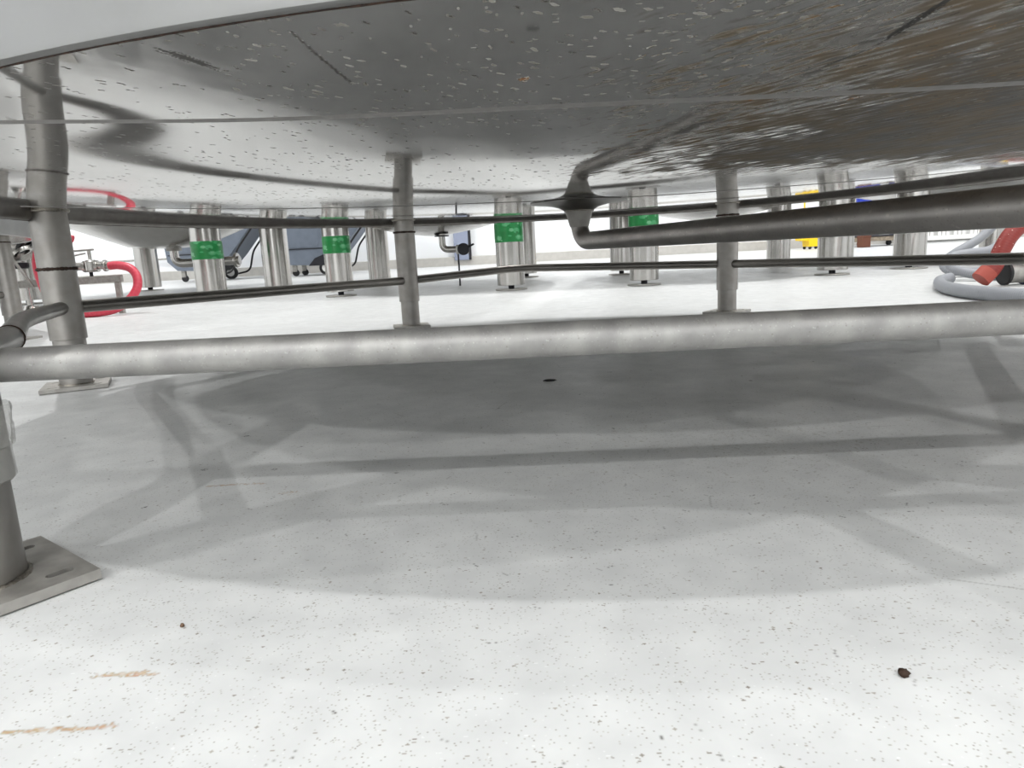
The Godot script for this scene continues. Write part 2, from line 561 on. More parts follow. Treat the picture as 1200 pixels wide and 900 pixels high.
	M.dark = plain(Color(0.16, 0.16, 0.18), 0.5, 0.3)
	M.blue = plain(Color(0.10, 0.2, 0.62), 0.45)
	M.navy = plain(Color(0.06, 0.10, 0.26), 0.4)
	M.yellow = plain(Color(0.95, 0.80, 0.05), 0.45)
	M.brown = plain(Color(0.38, 0.22, 0.15), 0.7)
	M.white = plain(Color(0.86, 0.86, 0.85), 0.5)
	M.wood = plain(Color.WHITE, 0.8)
	M.wood.albedo_texture = noise_tex(0.05, Color(0.45, 0.41, 0.36), Color(0.62, 0.57, 0.5), 35)
	M.wood.uv1_triplanar = true
	M.tape = StandardMaterial3D.new()
	M.tape.transparency = BaseMaterial3D.TRANSPARENCY_ALPHA
	M.tape.albedo_color = Color(0.9, 0.9, 0.88, 0.3)
	M.tape.roughness = 0.12
	M.glow = plain(Color(0.9, 0.9, 0.9), 0.5)
	M.glow.emission_enabled = true
	M.glow.emission = Color(1.0, 0.996, 0.988)
	M.glow.emission_energy_multiplier = 6.0
	M.crumb = plain(Color(0.2, 0.13, 0.08), 0.8)

# ---------------------------------------------------------------- floor
func fy(z: float) -> float:
	return maxf(0.0, (-z - 4.2) * 0.02)

func make_floor() -> void:
	var am := ArrayMesh.new()
	var quads := [[[-2.2, 2.2, -4.2, 0.2]], [[-18.0, -2.2, -4.2, 0.2], [2.2, 20.0, -4.2, 0.2], [-18.0, 20.0, 0.2, 15.0], [-18.0, 20.0, -14.4, -4.2]]]
	for s in 2:
		var st := SurfaceTool.new()
		st.begin(Mesh.PRIMITIVE_TRIANGLES)
		for q in quads[s]:
			var p := [Vector3(q[0], fy(q[2]), q[2]), Vector3(q[1], fy(q[2]), q[2]), Vector3(q[1], fy(q[3]), q[3]), Vector3(q[0], fy(q[3]), q[3])]
			var n: Vector3 = (p[3] - p[0]).cross(p[1] - p[0]).normalized()
			for k in [0, 1, 2, 0, 2, 3]:
				st.set_normal(n)
				st.set_uv(Vector2(p[k].x, p[k].z))
				st.set_uv2(Vector2((p[k].x + 2.2) / 4.4, (p[k].z + 4.2) / 4.4))
				st.add_vertex(p[k])
		if s == 1:
			box_into(st, Vector3(1, -0.16, 0.3), Vector3(38, 0.3, 29.4), 0.01)
		st.commit(am)
		am.surface_set_material(s, M.floor_near if s == 0 else M.floor)
	var o := MeshInstance3D.new()
	o.name = "floor"
	o.mesh = am
	add_child(o)
	o.set_meta("kind", "structure")
	tag(o, "pale grey flecked resin floor of the tank hall", "floor")

# ---------------------------------------------------------------- near tank
func dish_y(x: float, z: float) -> float:
	var r2 := (x - TC.x) * (x - TC.x) + (z - TC.y) * (z - TC.y)
	var y := 0.5 + 0.060 * r2 / (1.66 * 1.66)
	# the plates have pulled a little out of true
	y += 0.0016 * sin(3.1 * x + 0.7) * cos(2.3 * z - 0.4) + 0.0009 * sin(6.3 * x - 1.1 * z)
	# and sag away from the left legs
	var px := x + 0.55
	var pz := z + 0.8
	y += 0.047 * (-0.5 * px - 0.87 * pz) * exp(-(px * px + pz * pz) / 0.14)
	return y

func dish_n(x: float, z: float) -> Vector3:
	var e := 0.004
	var gx := (dish_y(x + e, z) - dish_y(x - e, z)) / (2 * e)
	var gz := (dish_y(x, z + e) - dish_y(x, z - e)) / (2 * e)
	return Vector3(gx, -1, gz).normalized()

func make_dish() -> ArrayMesh:
	var rows := []
	var radii := []
	for j in 30:
		radii.append(0.043 + 0.16 * j / 30.0)
	for j in 81:
		radii.append(0.203 + (RIM - 0.018 - 0.203) * j / 80.0)
	for j in radii.size():
		var p := PackedVector3Array()
		var n := PackedVector3Array()
		for i in 241:
			var t := TAU * i / 240
			var x: float = TC.x + radii[j] * cos(t)
			var z: float = TC.y - radii[j] * sin(t)
			p.append(Vector3(x, dish_y(x, z), z))
			n.append(dish_n(x, z))
		rows.append({"p": p, "n": n, "v": 0.0})
	var st := SurfaceTool.new()
	st.begin(Mesh.PRIMITIVE_TRIANGLES)
	for r in rows:
		for i in 241:
			st.set_normal(r.n[i])
			st.set_uv(Vector2((r.p[i].x - TC.x) / 3.4 + 0.5, (r.p[i].z - TC.y) / 3.4 + 0.5))
			st.add_vertex(r.p[i])
	for j in rows.size() - 1:
		for i in 240:
			quad(st, rows[j], rows[j + 1], i, j * 241, 241)
	return st.commit()

func seam(a: Vector2, b: Vector2, bow: float, w: float, n := 60) -> ArrayMesh:
	# a ground-down weld across the underside
	var rows := []
	var side := (b - a).orthogonal().normalized()
	for j in n + 1:
		var t := float(j) / n
		var c := a.lerp(b, t) + side * bow * sin(PI * t)
		var p := PackedVector3Array()
		var nn := PackedVector3Array()
		for i in 5:
			var s := (i / 4.0 - 0.5) * w
			var q := c + side * s
			var up := 0.0012 * cos(PI * (i / 4.0 - 0.5))
			p.append(Vector3(q.x, dish_y(q.x, q.y) - up, q.y))
			nn.append((dish_n(q.x, q.y) + Vector3(side.x, 0, side.y) * s / w * 0.25).normalized())
		rows.append({"p": p, "n": nn, "v": t})
	return grid_mesh(rows)

func slot_plate(size: float, thick: float) -> ArrayMesh:
	# square foot plate with four slotted holes near its corners
	var h := size / 2
	var st := SurfaceTool.new()
	st.begin(Mesh.PRIMITIVE_TRIANGLES)
	var holes := []
	for s in [[-1, -1], [1, -1], [1, 1], [-1, 1]]:
		var c: Vector2 = Vector2(s[0], s[1]) * h * 0.66
		var d := Vector2(1, 0)
		var poly := PackedVector2Array()
		for k in 16:
			var t := TAU * k / 16 + 0.01
			var o: Vector2 = Vector2(cos(t), sin(t)) * 0.0065
			o.x += 0.008 * signf(o.x)
			poly.append(c + o)
		holes.append(poly)
	var quads := []
	for qx in 2:
		for qy in 2:
			var x0 := -h if qx == 0 else 0.0
			var y0 := -h if qy == 0 else 0.0
			var cell := PackedVector2Array([Vector2(x0, y0), Vector2(x0 + h, y0), Vector2(x0 + h, y0 + h), Vector2(x0, y0 + h)])
			for hole in holes:
				var hc: Vector2 = hole[0]
				if Rect2(x0, y0, h, h).has_point(hc):
					# split the cell through the hole so that each half is a simple outline
					var lo := PackedVector2Array([Vector2(x0, y0), Vector2(x0 + h, y0), Vector2(x0 + h, hc.y), Vector2(x0, hc.y)])
					var hi := PackedVector2Array([Vector2(x0, hc.y), Vector2(x0 + h, hc.y), Vector2(x0 + h, y0 + h), Vector2(x0, y0 + h)])
					for part in [lo, hi]:
						for piece in Geometry2D.clip_polygons(part, hole):
							quads.append(piece)
	for piece in quads:
		var tri := Geometry2D.triangulate_polygon(piece)
		for s in [1.0, -1.0]:
			for k in range(0, tri.size(), 3):
				var q := [piece[tri[k]], piece[tri[k + 1]], piece[tri[k + 2]]]
				var cr: float = (q[1] - q[0]).cross(q[2] - q[0])
				if (cr > 0) == (s < 0):
					q.reverse()
				for v in q:
					st.set_normal(Vector3(0, s, 0))
					st.add_vertex(Vector3(v.x, thick if s > 0 else 0.0, v.y))
	var rims := holes.duplicate()
	rims.append(PackedVector2Array([Vector2(-h, -h), Vector2(h, -h), Vector2(h, h), Vector2(-h, h)]))
	for r in rims.size():
		var poly: PackedVector2Array = rims[r]
		for i in poly.size():
			var a := poly[i]
			var b := poly[(i + 1) % poly.size()]
			var n := Vector3(b.y - a.y, 0, a.x - b.x).normalized()
			if r < 4:
				n = -n
			var p := [Vector3(a.x, 0, a.y), Vector3(b.x, 0, b.y), Vector3(b.x, thick, b.y), Vector3(a.x, thick, a.y)]
			tri_out(st, p[0], p[1], p[2], n)
			tri_out(st, p[0], p[2], p[3], n)
	return st.commit()

func near_leg(tank: Node3D, ang: float, step: float, bead_y: float, plate_turn: float, r := 1.615, plate_size := 0.185) -> Vector3:
	var x := TC.x + r * cos(ang)
	var z := TC.y - r * sin(ang)
	if ang < -2.0:
		x = -0.622
		z = -0.728
	var at := Vector3(x, 0, z)
	var top := dish_y(x, z) + 0.003
	var leg := put("leg", rod(0.0465, 0.012, step + 0.01, 40), M.leg, tank, at)
	put("sleeve", lathe([Vector2(0.0465, step), Vector2(0.051, step), Vector2(0.0525, step + 0.0015), Vector2(0.0525, top), Vector2(0.0, top)], 40), M.leg, leg)
	put("foot_plate", slot_plate(plate_size, 0.012), M.plate, leg, Vector3(0, 0.002, 0), Basis(Vector3.UP, plate_turn))
	put("weld_bead", weld_ring(0.0485, 0.004, 72, 1), M.weld, leg, Vector3(0, 0.0135, 0))
	if bead_y > 0:
		put("girth_weld", weld_ring(0.0524, 0.0055, 72, 2), M.rust, leg, Vector3(0, bead_y, 0))
	put("top_weld", weld_ring(0.055, 0.0065, 72, 3), M.weld, leg, Vector3(0, top - 0.006, 0))
	return at

func crumpled_band(r: float, y0: float, y1: float, deep: float, seed_: int) -> ArrayMesh:
	var n := FastNoiseLite.new()
	n.seed = seed_
	n.frequency = 1.0
	n.fractal_octaves = 3
	var rows := []
	for j in 15:
		var y := lerpf(y0, y1, j / 14.0)
		var p := PackedVector3Array()
		for i in 97:
			var t := TAU * (i % 96) / 96
			var q := r + deep * (0.5 + n.get_noise_3d(cos(t) * 2.4, y * 26.0, sin(t) * 2.4))
			p.append(Vector3(cos(t) * q, y + 0.004 * n.get_noise_2d(cos(t) * 2.0, sin(t) * 2.0 + 9.0), -sin(t) * q))
		rows.append({"p": p, "n": PackedVector3Array(), "v": y})
	for j in 15:
		for i in 97:
			var du: Vector3 = rows[j].p[(i + 1) % 96] - rows[j].p[(i + 95) % 96]
			var dv: Vector3 = rows[mini(j + 1, 14)].p[i] - rows[maxi(j - 1, 0)].p[i]
			var nn := du.cross(dv).normalized()
			if nn.dot(Vector3(rows[j].p[i].x, 0, rows[j].p[i].z)) < 0:
				nn = -nn
			rows[j].n.append(nn)
	return grid_mesh(rows)

func make_tank() -> void:
	var t := thing("process_tank", "large stainless tank overhead, its wide scuffed underside filling the top of the view", "tank", Vector3.ZERO)
	put("tank_bottom", make_dish(), M.dish, t)
	# rolled lower edge and shell
	var c := Vector3(TC.x, 0, TC.y)
	var lip := [Vector2(RIM - 0.030, 0.566), Vector2(RIM - 0.026, 0.545), Vector2(RIM - 0.022, 0.535), Vector2(RIM - 0.016, 0.528), Vector2(RIM - 0.008, 0.5255)]
	put("rim", lathe(lip, 240), M.rim, t, c)
	put("shell", lathe([Vector2(RIM - 0.008, 0.5254), Vector2(RIM - 0.001, 0.5245), Vector2(RIM + 0.003, 0.526), Vector2(RIM + 0.0042, 0.530), Vector2(RIM + 0.0045, 3.2), Vector2(RIM - 0.05, 3.3), Vector2(0, 3.5)], 240), M.shell, t, c)
	put("edge_weld", weld_ring(RIM - 0.008, 0.0012, 480, 6), M.rust, t, c + Vector3(0, 0.5252, 0))
	put("weld_seam", seam(Vector2(-0.93, -0.98), Vector2(1.36, -0.99), -0.07, 0.022), M.bead, t)
	put("weld_seam", seam(Vector2(-1.38, -2.02), Vector2(1.85, -2.10), 0.0, 0.011), M.bead, t)
	put("weld_seam", seam(Vector2(-0.6, -3.45), Vector2(1.2, -3.45), 0.0, 0.011), M.bead, t)
	# legs
	var angs := [-2.104, 3.13, 2.051, 0.985, -0.02, -1.06]
	var beads := [0.39, 0.378, 0.492, 0.492, 0.4, 0.4]
	var at := []
	for i in 6:
		at.append(near_leg(t, angs[i], [0.128, 0.157, 0.138, 0.12, 0.13, 0.13][i], beads[i], [0.913, 0.47, 0.2, 0.9, 0.1, 0.1][i], [1.64, 1.64, 1.62, 1.615, 1.615, 1.64][i]))
	# clear tape wound round the sleeve of the nearest leg
	put("tape_wrap", crumpled_band(0.0545, 0.168, 0.214, 0.007, 3), M.tape, t.get_node("leg"))
	put("tape_wrap", crumpled_band(0.0532, 0.131, 0.167, 0.0015, 5), M.tape, t.get_node("leg"))
	# ring of brace pipes between the legs
	var hb := [0.259, 0.257, 0.246, 0.250, 0.252, 0.256]
	var p := []
	for i in 6:
		p.append(at[i] + Vector3(0, hb[i], 0))
	var br := 0.0205
	put("brace_pipe", tube(PackedVector3Array([p[0] + Vector3(0, -0.003, -0.04), p[5]]), 0.0195, 24), M.rail, t)
	put("brace_pipe", tube(corner_path([p[1], Vector3(-1.17, 0.256, -1.64), Vector3(-0.83, 0.256, -1.13)], 0.22, 12), br, 24), M.pipe, t)
	put("brace_pipe", tube(PackedVector3Array([Vector3(-0.83, 0.256, -1.13), p[0]]), br, 24), M.pipe, t)
	put("elbow_weld", tube(PackedVector3Array([Vector3(-0.833, 0.256, -1.134), Vector3(-0.828, 0.256, -1.127)]), br + 0.0018, 24), M.rust, t)
	put("brace_pipe", tube(PackedVector3Array([p[1], p[2]]), br, 24), M.pipe, t)
	put("brace_pipe", tube(corner_path([p[2], Vector3(0.06, 0.277, -3.80), p[3]], 0.07), br, 24), M.pipe, t)
	put("brace_pipe", tube(PackedVector3Array([p[3], p[4]]), br, 24), M.pipe, t)
	put("brace_pipe", tube(PackedVector3Array([p[4], p[5]]), br, 24), M.pipe, t)
	# outlet: reducer, elbow, drain pipe running towards the lower right
	put("outlet_flare", lathe([Vector2(0.043, 0.472), Vector2(0.047, 0.475), Vector2(0.06, 0.483), Vector2(0.085, 0.490), Vector2(0.115, 0.4955), Vector2(0.148, 0.4985), Vector2(0.150, 0.5025)], 64), M.rim, t, c)
	put("outlet_reducer", lathe([Vector2(0.026, 0.424), Vector2(0.029, 0.426), Vector2(0.041, 0.468), Vector2(0.044, 0.474)], 40), M.plate, t, c)
	put("outlet_weld", weld_ring(0.0435, 0.003, 48, 5), M.weld, t, c + Vector3(0, 0.4735, 0))
	put("drain_pipe", tube(corner_path([Vector3(TC.x, 0.43, TC.y), Vector3(TC.x + 0.006, 0.381, TC.y + 0.006), Vector3(0.66, 0.3785, -0.845), Vector3(0.92, 0.378, -0.05)], 0.05), 0.0265, 32), M.drain, t)

# ---------------------------------------------------------------- other tanks
func far_tank(called_label: String, c: Vector2, R: float, yc: float, yr: float, legs: Array, leg_r: float, tapes: Array, cone := false) -> Node3D:
	var f := fy(c.y)
	var t := thing("storage_tank", called_label, "tank", Vector3(c.x, f, c.y), "")
	yc -= f
	yr -= f
	var prof := []
	for j in 13:
		var q := j / 12.0
		prof.append(Vector2(R * q, yc + (yr - yc) * (clampf((q - 0.22) / 0.78, 0, 1) if cone else pow(q, 1.5))))
	put("tank_bottom", lathe(prof, 72), M.bright, t)
	put("shell", lathe([Vector2(R, yr), Vector2(R + 0.012, yr + 0.012), Vector2(R + 0.012, yr + 2.9), Vector2(R - 0.1, yr + 3.05), Vector2(0, yr + 3.25)], 72), M.shell, t)
	for i in legs.size():
		var lx: float = legs[i][0]
		var lz: float = legs[i][1]
		var rr := Vector2(lx - c.x, lz - c.y).length()
		var b := fy(lz) - f
		var rel := rr / R
		var top := yc + (yr - yc) * minf(1.0, clampf((rel - 0.22) / 0.78, 0, 1) if cone else pow(rel, 1.5)) + 0.05
		if rr > R - leg_r:
			top = yr + 0.03
		var at := Vector3(lx - c.x, b, lz - c.y)
		var lg := put("leg", rod(leg_r, 0.045, top - b, 36), M.bright, t, at)
		put("foot_disc", rod(leg_r * 1.15, 0.0, 0.012, 36), M.plate, lg)
		put("foot_screw", rod(leg_r * 0.22, 0.01, 0.05, 16), M.dark, lg)
		if tapes.size() > i and tapes[i]:
			var g := []
			for j in 6:
				g.append(Vector2(leg_r + 0.003 + 0.002 * absf(sin(j * 1.9)), lerpf(tapes[i][0], tapes[i][1], j / 5.0) - fy(lz)))
			put("tape_band", lathe(g, 36), M.green, lg)
	return t

func make_far_tanks() -> void:
	var a := far_tank("stainless tank at the left rear, low bowl-shaped bottom over a green-banded leg and drain elbow", Vector2(-4.1, -8.5), 1.75, 0.645, 1.2,
		[[-3.065, -7.145], [-2.62, -7.9], [-5.05, -9.75], [-5.5, -7.9]], 0.15, [[0.462, 0.643]], true)
	var da := a.position
	put("drain_pipe", tube(corner_path([Vector3(-4.0, 0.70, -8.4) - da, Vector3(-4.0, 0.45, -8.4) - da, Vector3(-3.22, 0.455, -8.4) - da], 0.1), 0.052, 20), M.bright, a)
	put("pipe_clamp", lathe([Vector2(0.05, -0.02), Vector2(0.085, -0.018), Vector2(0.09, 0), Vector2(0.085, 0.018), Vector2(0.05, 0.02)], 24), M.bright, a, Vector3(-3.26, 0.455, -8.4) - da, Basis(Vector3.BACK, PI / 2))
	put("pipe_clamp", lathe([Vector2(0.05, -0.02), Vector2(0.085, -0.018), Vector2(0.09, 0), Vector2(0.085, 0.018), Vector2(0.05, 0.02)], 24), M.plate, a, Vector3(-4.0, 0.62, -8.4) - da)
	var b := far_tank("stainless tank at mid rear with two green-banded legs and a valve under its drain", Vector2(-0.72, -7.3), 1.32, 0.585, 0.9,
		[[-1.583, -6.529], [0.04, -5.854 - 0.35], [-1.47, -8.0], [0.24, -8.2]], 0.125, [[0.447, 0.604], [0.463, 0.63]])
	var db := b.position
	put("drain_pipe", tube(corner_path([Vector3(-0.65, 0.66, -7.2) - db, Vector3(-0.645, 0.44, -7.2) - db, Vector3(-0.42, 0.435, -7.2) - db], 0.06), 0.034, 16), M.bright, b)
	put("pipe_clamp", lathe([Vector2(0.03, -0.008), Vector2(0.075, -0.006), Vector2(0.075, 0.006), Vector2(0.03, 0.008)], 20), M.dark, b, Vector3(-0.65, 0.58, -7.2) - db)
	put("valve_body", rod(0.048, -0.09, 0.04, 24, 0.006), M.white, b, Vector3(-0.47, 0.435, -7.2) - db, Basis(Vector3.BACK, PI / 2))
	put("valve_disc", rod(0.062, -0.015, 0.015, 24, 0.006), M.dark, b, Vector3(-0.43, 0.435, -7.15) - db, Basis(Vector3.RIGHT, PI / 2))
	put("valve_handle", box(Vector3(0.09, 0.02, 0.02)), M.dark, b, Vector3(-0.36, 0.465, -7.15) - db, Basis(Vector3.BACK, 0.4))
	put("support_rod", rod(0.009, fy(-7.2) - db.y, 0.40 - db.y, 10), M.dark, b, Vector3(-0.49, 0, -7.2) - Vector3(db.x, 0, db.z))
	far_tank("stainless tank right of the middle, its green-banded leg partly behind the drain pipe", Vector2(2.1, -7.0), 1.32, 0.585, 0.9,
		[[1.196, -5.963], [2.873, -6.043], [3.05, -7.7], [1.3, -7.75]], 0.125, [[0.536, 0.679]])
	far_tank("stainless tank at the far right, its thick leg beside the hoses", Vector2(4.9, -7.25), 1.36, 0.6, 0.85,
		[[3.73, -6.35], [5.75, -6.3], [5.8, -8.2], [4.0, -8.2]], 0.135, [])
	# the neighbour of the near tank, on its left
	var c := Vector2(-4.36, -3.6)
	var e := thing("neighbour_tank", "stainless tank cut by the left edge, low on one sleeved leg", "tank", Vector3(c.x, fy(c.y), c.y))
	var prof := []
	for j in 13:
		prof.append(Vector2(1.6 * j / 12.0, 0.56 + 0.045 * pow(j / 12.0, 2)))
	put("tank_bottom", lathe(prof, 96), M.bright, e)
	put("shell", lathe([Vector2(1.59, 0.61), Vector2(1.6, 0.60), Vector2(1.61, 0.605), Vector2(1.615, 0.63), Vector2(1.615, 3.1), Vector2(1.5, 3.2), Vector2(0, 3.4)], 96), M.shell, e)
	var ring := []
	for i in 6:
		var t := 0.28 + TAU * i / 6
		var at := Vector3(1.54 * cos(t), 0, -1.54 * sin(t))
		if i == 0:
			at = Vector3(-2.93 - c.x, 0, -4.05 - c.y)
		ring.append(at + Vector3(0, 0.27, 0))
		var lg := put("leg", rod(0.0465, 0.012, 0.18, 28), M.leg, e, at)
		put("sleeve", lathe([Vector2(0.0465, 0.15), Vector2(0.0525, 0.15), Vector2(0.0525, 0.606), Vector2(0, 0.606)], 28), M.leg, lg)
		put("foot_plate", slot_plate(0.18, 0.012), M.plate, lg)
		put("girth_weld", weld_ring(0.0522, 0.004, 48, 4), M.rust, lg, Vector3(0, 0.57, 0))
	for i in 6:
		put("brace_pipe", tube(PackedVector3Array([ring[i], ring[(i + 1) % 6]]), 0.021, 16), M.pipe, e)

# ---------------------------------------------------------------- things at the left
func make_left() -> void:
	var f := fy(-5.8)
	var z := -5.8
	var t := thing("skid_frame", "low steel skid frame behind the left leg, with small valves on top", "frame", Vector3(-3.7, f, z))
	put("top_rail", box(Vector3(0.96, 0.06, 0.05), 0.004), M.plate, t, Vector3(-0.01, 0.285, 0), Basis(Vector3.BACK, 0.012))
	for s in [[0.43, 0], [-0.45, 0]]:
		put("leg", box(Vector3(0.042, 0.26, 0.042), 0.004), M.plate, t, Vector3(s[0], 0.13, s[1]))
	put("levelling_foot", lathe([Vector2(0.085, 0.0), Vector2(0.08, 0.02), Vector2(0.05, 0.1), Vector2(0.025, 0.105), Vector2(0.022, 0.26), Vector2(0, 0.26)], 24), M.bright, t, Vector3(-0.33, 0, 0))
	# pipe run with valves on the skid
	var v := thing("valve_manifold", "polished pipe run with clamps and lever valve feeding the red hose", "valve", Vector3(-3.62, f + 0.318, z))
	put("pipe", tube(PackedVector3Array([Vector3(-0.24, 0.08, 0), Vector3(0.3, 0.085, 0)]), 0.03, 18), M.bright, v)
	for x in [-0.21, -0.12, 0.0, 0.1, 0.2, 0.27]:
		put("clamp", rod(0.048, -0.012, 0.012, 20, 0.004), M.bright if x > -0.2 else M.dark, v, Vector3(x, 0.082, 0), Basis(Vector3.BACK, PI / 2))
	put("valve_body", rod(0.05, -0.05, 0.05, 20, 0.015), M.bright, v, Vector3(0.15, 0.085, 0))
	put("valve_stem", rod(0.014, 0.04, 0.13, 12), M.bright, v, Vector3(0.15, 0.085, 0))
	put("lever", box(Vector3(0.3, 0.016, 0.03), 0.004), M.plate, v, Vector3(0.04, 0.215, 0), Basis(Vector3.BACK, 0.03))
	put("lever", box(Vector3(0.26, 0.012, 0.025), 0.003), M.plate, v, Vector3(0.0, 0.17, 0.02), Basis(Vector3.BACK, 0.16))
	put("support", rod(0.014, -0.0, 0.06, 10), M.dark, v, Vector3(0.14, 0.0, 0))
	var p := thing("pump_unit", "dark pump head with clamps and chrome fittings left of the red hose", "pump", Vector3(-4.06, f + 0.31, z + 0.02))
	put("pump_body", rod(0.075, -0.09, 0.09, 24, 0.03), M.plate, p, Vector3(-0.02, 0.24, -0.05), Basis(Vector3.RIGHT, PI / 2))
	put("pump_neck", tube(corner_path([Vector3(0, 0.32, 0), Vector3(0.06, 0.42, 0), Vector3(0.12, 0.33, 0)], 0.05), 0.03, 16), M.bright, p)
	for k in 3:
		put("pump_clamp", lathe([Vector2(0.05, -0.014), Vector2(0.075, -0.012), Vector2(0.075, 0.012), Vector2(0.05, 0.014)], 20), M.black if k else M.bright, p, Vector3(0.07 + 0.025 * k, 0.24 + 0.05 * k, 0.02), Basis(Vector3.BACK, 0.5 + 0.4 * k))
	put("pump_bracket", box(Vector3(0.02, 0.3, 0.02)), M.plate, p, Vector3(-0.04, 0.08, 0.06), Basis(Vector3.BACK, 0.08))
	put("pump_bracket", box(Vector3(0.02, 0.32, 0.02)), M.plate, p, Vector3(0.06, 0.08, 0.06), Basis(Vector3.BACK, 0.5))
	put("pump_base", rod(0.06, 0.1, 0.15, 16, 0.01), M.dark, p, Vector3(0.02, 0.0, 0))
	var h := [Vector3(-3.31, 0.428, -5.79), Vector3(-3.23, 0.43, -5.78), Vector3(-3.12, 0.40, -5.75), Vector3(-3.06, 0.33, -5.72), Vector3(-3.055, 0.23, -5.68), Vector3(-3.12, 0.13, -5.62), Vector3(-3.23, 0.07, -5.55), Vector3(-3.45, 0.062, -5.5), Vector3(-3.62, 0.1, -5.55), Vector3(-3.78, 0.22, -5.66), Vector3(-3.86, 0.36, -5.72), Vector3(-3.88, 0.5, -5.75), Vector3(-3.84, 0.63, -5.78), Vector3(-3.72, 0.70, -5.8), Vector3(-3.6, 0.66, -5.82)]
	tag(put("red_hose", tube(smooth_path(h, 0.03), 0.034, 18), M.hose_red, self), "bright red hose looping from the floor up behind the left tank leg", "hose")

# ---------------------------------------------------------------- things at the right
func make_right() -> void:
	var y := fy(-4.3)
	var h1: Array = [Vector3(3.03, 0.046, -4.66), Vector3(2.97, 0.04, -4.63), Vector3(2.87, 0.038, -4.52), Vector3(2.65, 0.038, -4.16), Vector3(2.5, 0.038, -3.82), Vector3(2.43, 0.038, -3.5), Vector3(2.46, 0.038, -3.15), Vector3(2.7, 0.038, -2.8), Vector3(3.1, 0.038, -2.6)]
	tag(put("grey_hose", tube(smooth_path(h1, 0.03), 0.036, 20), M.hose_grey, self), "thick pale grey hose curling in a U on the floor, nearest at the right", "hose")
	var h3: Array = [Vector3(4.4, 0.06, -5.1), Vector3(3.9, 0.055, -5.1), Vector3(3.6, 0.055, -5.08), Vector3(3.42, 0.058, -5.1), Vector3(3.33, 0.075, -5.16), Vector3(3.32, 0.13, -5.2), Vector3(3.38, 0.2, -5.16), Vector3(3.46, 0.25, -5.14), Vector3(3.55, 0.305, -5.14), Vector3(3.63, 0.38, -5.14), Vector3(3.7, 0.45, -5.14), Vector3(3.85, 0.56, -5.1)]
	tag(put("grey_hose", tube(smooth_path(h3, 0.03), 0.032, 18), M.hose_grey, self), "grey hose lying flat behind the curled one, then rising steeply to the right", "hose")
	var h4: Array = [Vector3(4.3, 0.048, -4.72), Vector3(3.6, 0.046, -4.7), Vector3(3.3, 0.05, -4.72), Vector3(3.16, 0.1, -4.83), Vector3(3.2, 0.175, -4.92), Vector3(3.33, 0.198, -4.93), Vector3(3.46, 0.21, -4.92), Vector3(3.53, 0.26, -4.9), Vector3(3.6, 0.33, -4.9), Vector3(3.69, 0.4, -4.9), Vector3(3.85, 0.52, -4.88)]
	var g := thing("grey_hose", "grey hose arching up close beside the red one, carrying a yellow tag", "hose")
	put("hose", tube(smooth_path(h4, 0.03), 0.033, 18), M.hose_grey, g)
	put("tag", tube(PackedVector3Array([Vector3(3.535, 0.264, -4.9), Vector3(3.585, 0.315, -4.9)]), 0.038, 18), M.yellow, g)
	var s := thing("suction_hose", "dark red hose with white print slanting down to a coupling", "hose", Vector3.ZERO)
	var rp := [Vector3(3.02, 0.075, -4.3), Vector3(3.065, 0.13, -4.3), Vector3(3.11, 0.24, -4.3), Vector3(3.16, 0.325, -4.3), Vector3(3.23, 0.375, -4.3), Vector3(3.4, 0.40, -4.3), Vector3(3.8, 0.4, -4.3)]
	put("hose", tube(smooth_path(rp, 0.03), 0.05, 22), M.suction_red, s)
	put("end_collar", tube(PackedVector3Array([Vector3(2.985, 0.05, -4.3), Vector3(3.035, 0.1, -4.3)]), 0.056, 22), plain(Color(0.62, 0.27, 0.22), 0.6), s)
	var c := thing("hose_coupling", "grey and dark blue cam coupling on the floor at the right edge", "coupling", Vector3(3.25, y, -4.34))
	put("body", rod(0.062, -0.07, 0.06, 24, 0.012), M.plate, c, Vector3(-0.02, 0.075, 0), Basis(Vector3.BACK, PI / 2))
	put("flange", rod(0.073, -0.012, 0.012, 24, 0.004), M.black, c, Vector3(-0.085, 0.075, 0), Basis(Vector3.BACK, PI / 2))
	put("blue_collar", lathe([Vector2(0.06, -0.03), Vector2(0.085, -0.03), Vector2(0.085, 0.03), Vector2(0.06, 0.03)], 24), M.navy, c, Vector3(0.06, 0.085, 0.01), Basis(Vector3.BACK, PI / 2))
	put("cam_lever", box(Vector3(0.1, 0.012, 0.03), 0.003), M.bright, c, Vector3(0.03, 0.16, 0.0), Basis(Vector3.BACK, -0.2))
	put("cam_lever", box(Vector3(0.1, 0.014, 0.03), 0.003), M.dark, c, Vector3(0.03, 0.19, 0.02), Basis(Vector3.BACK, 0.15))

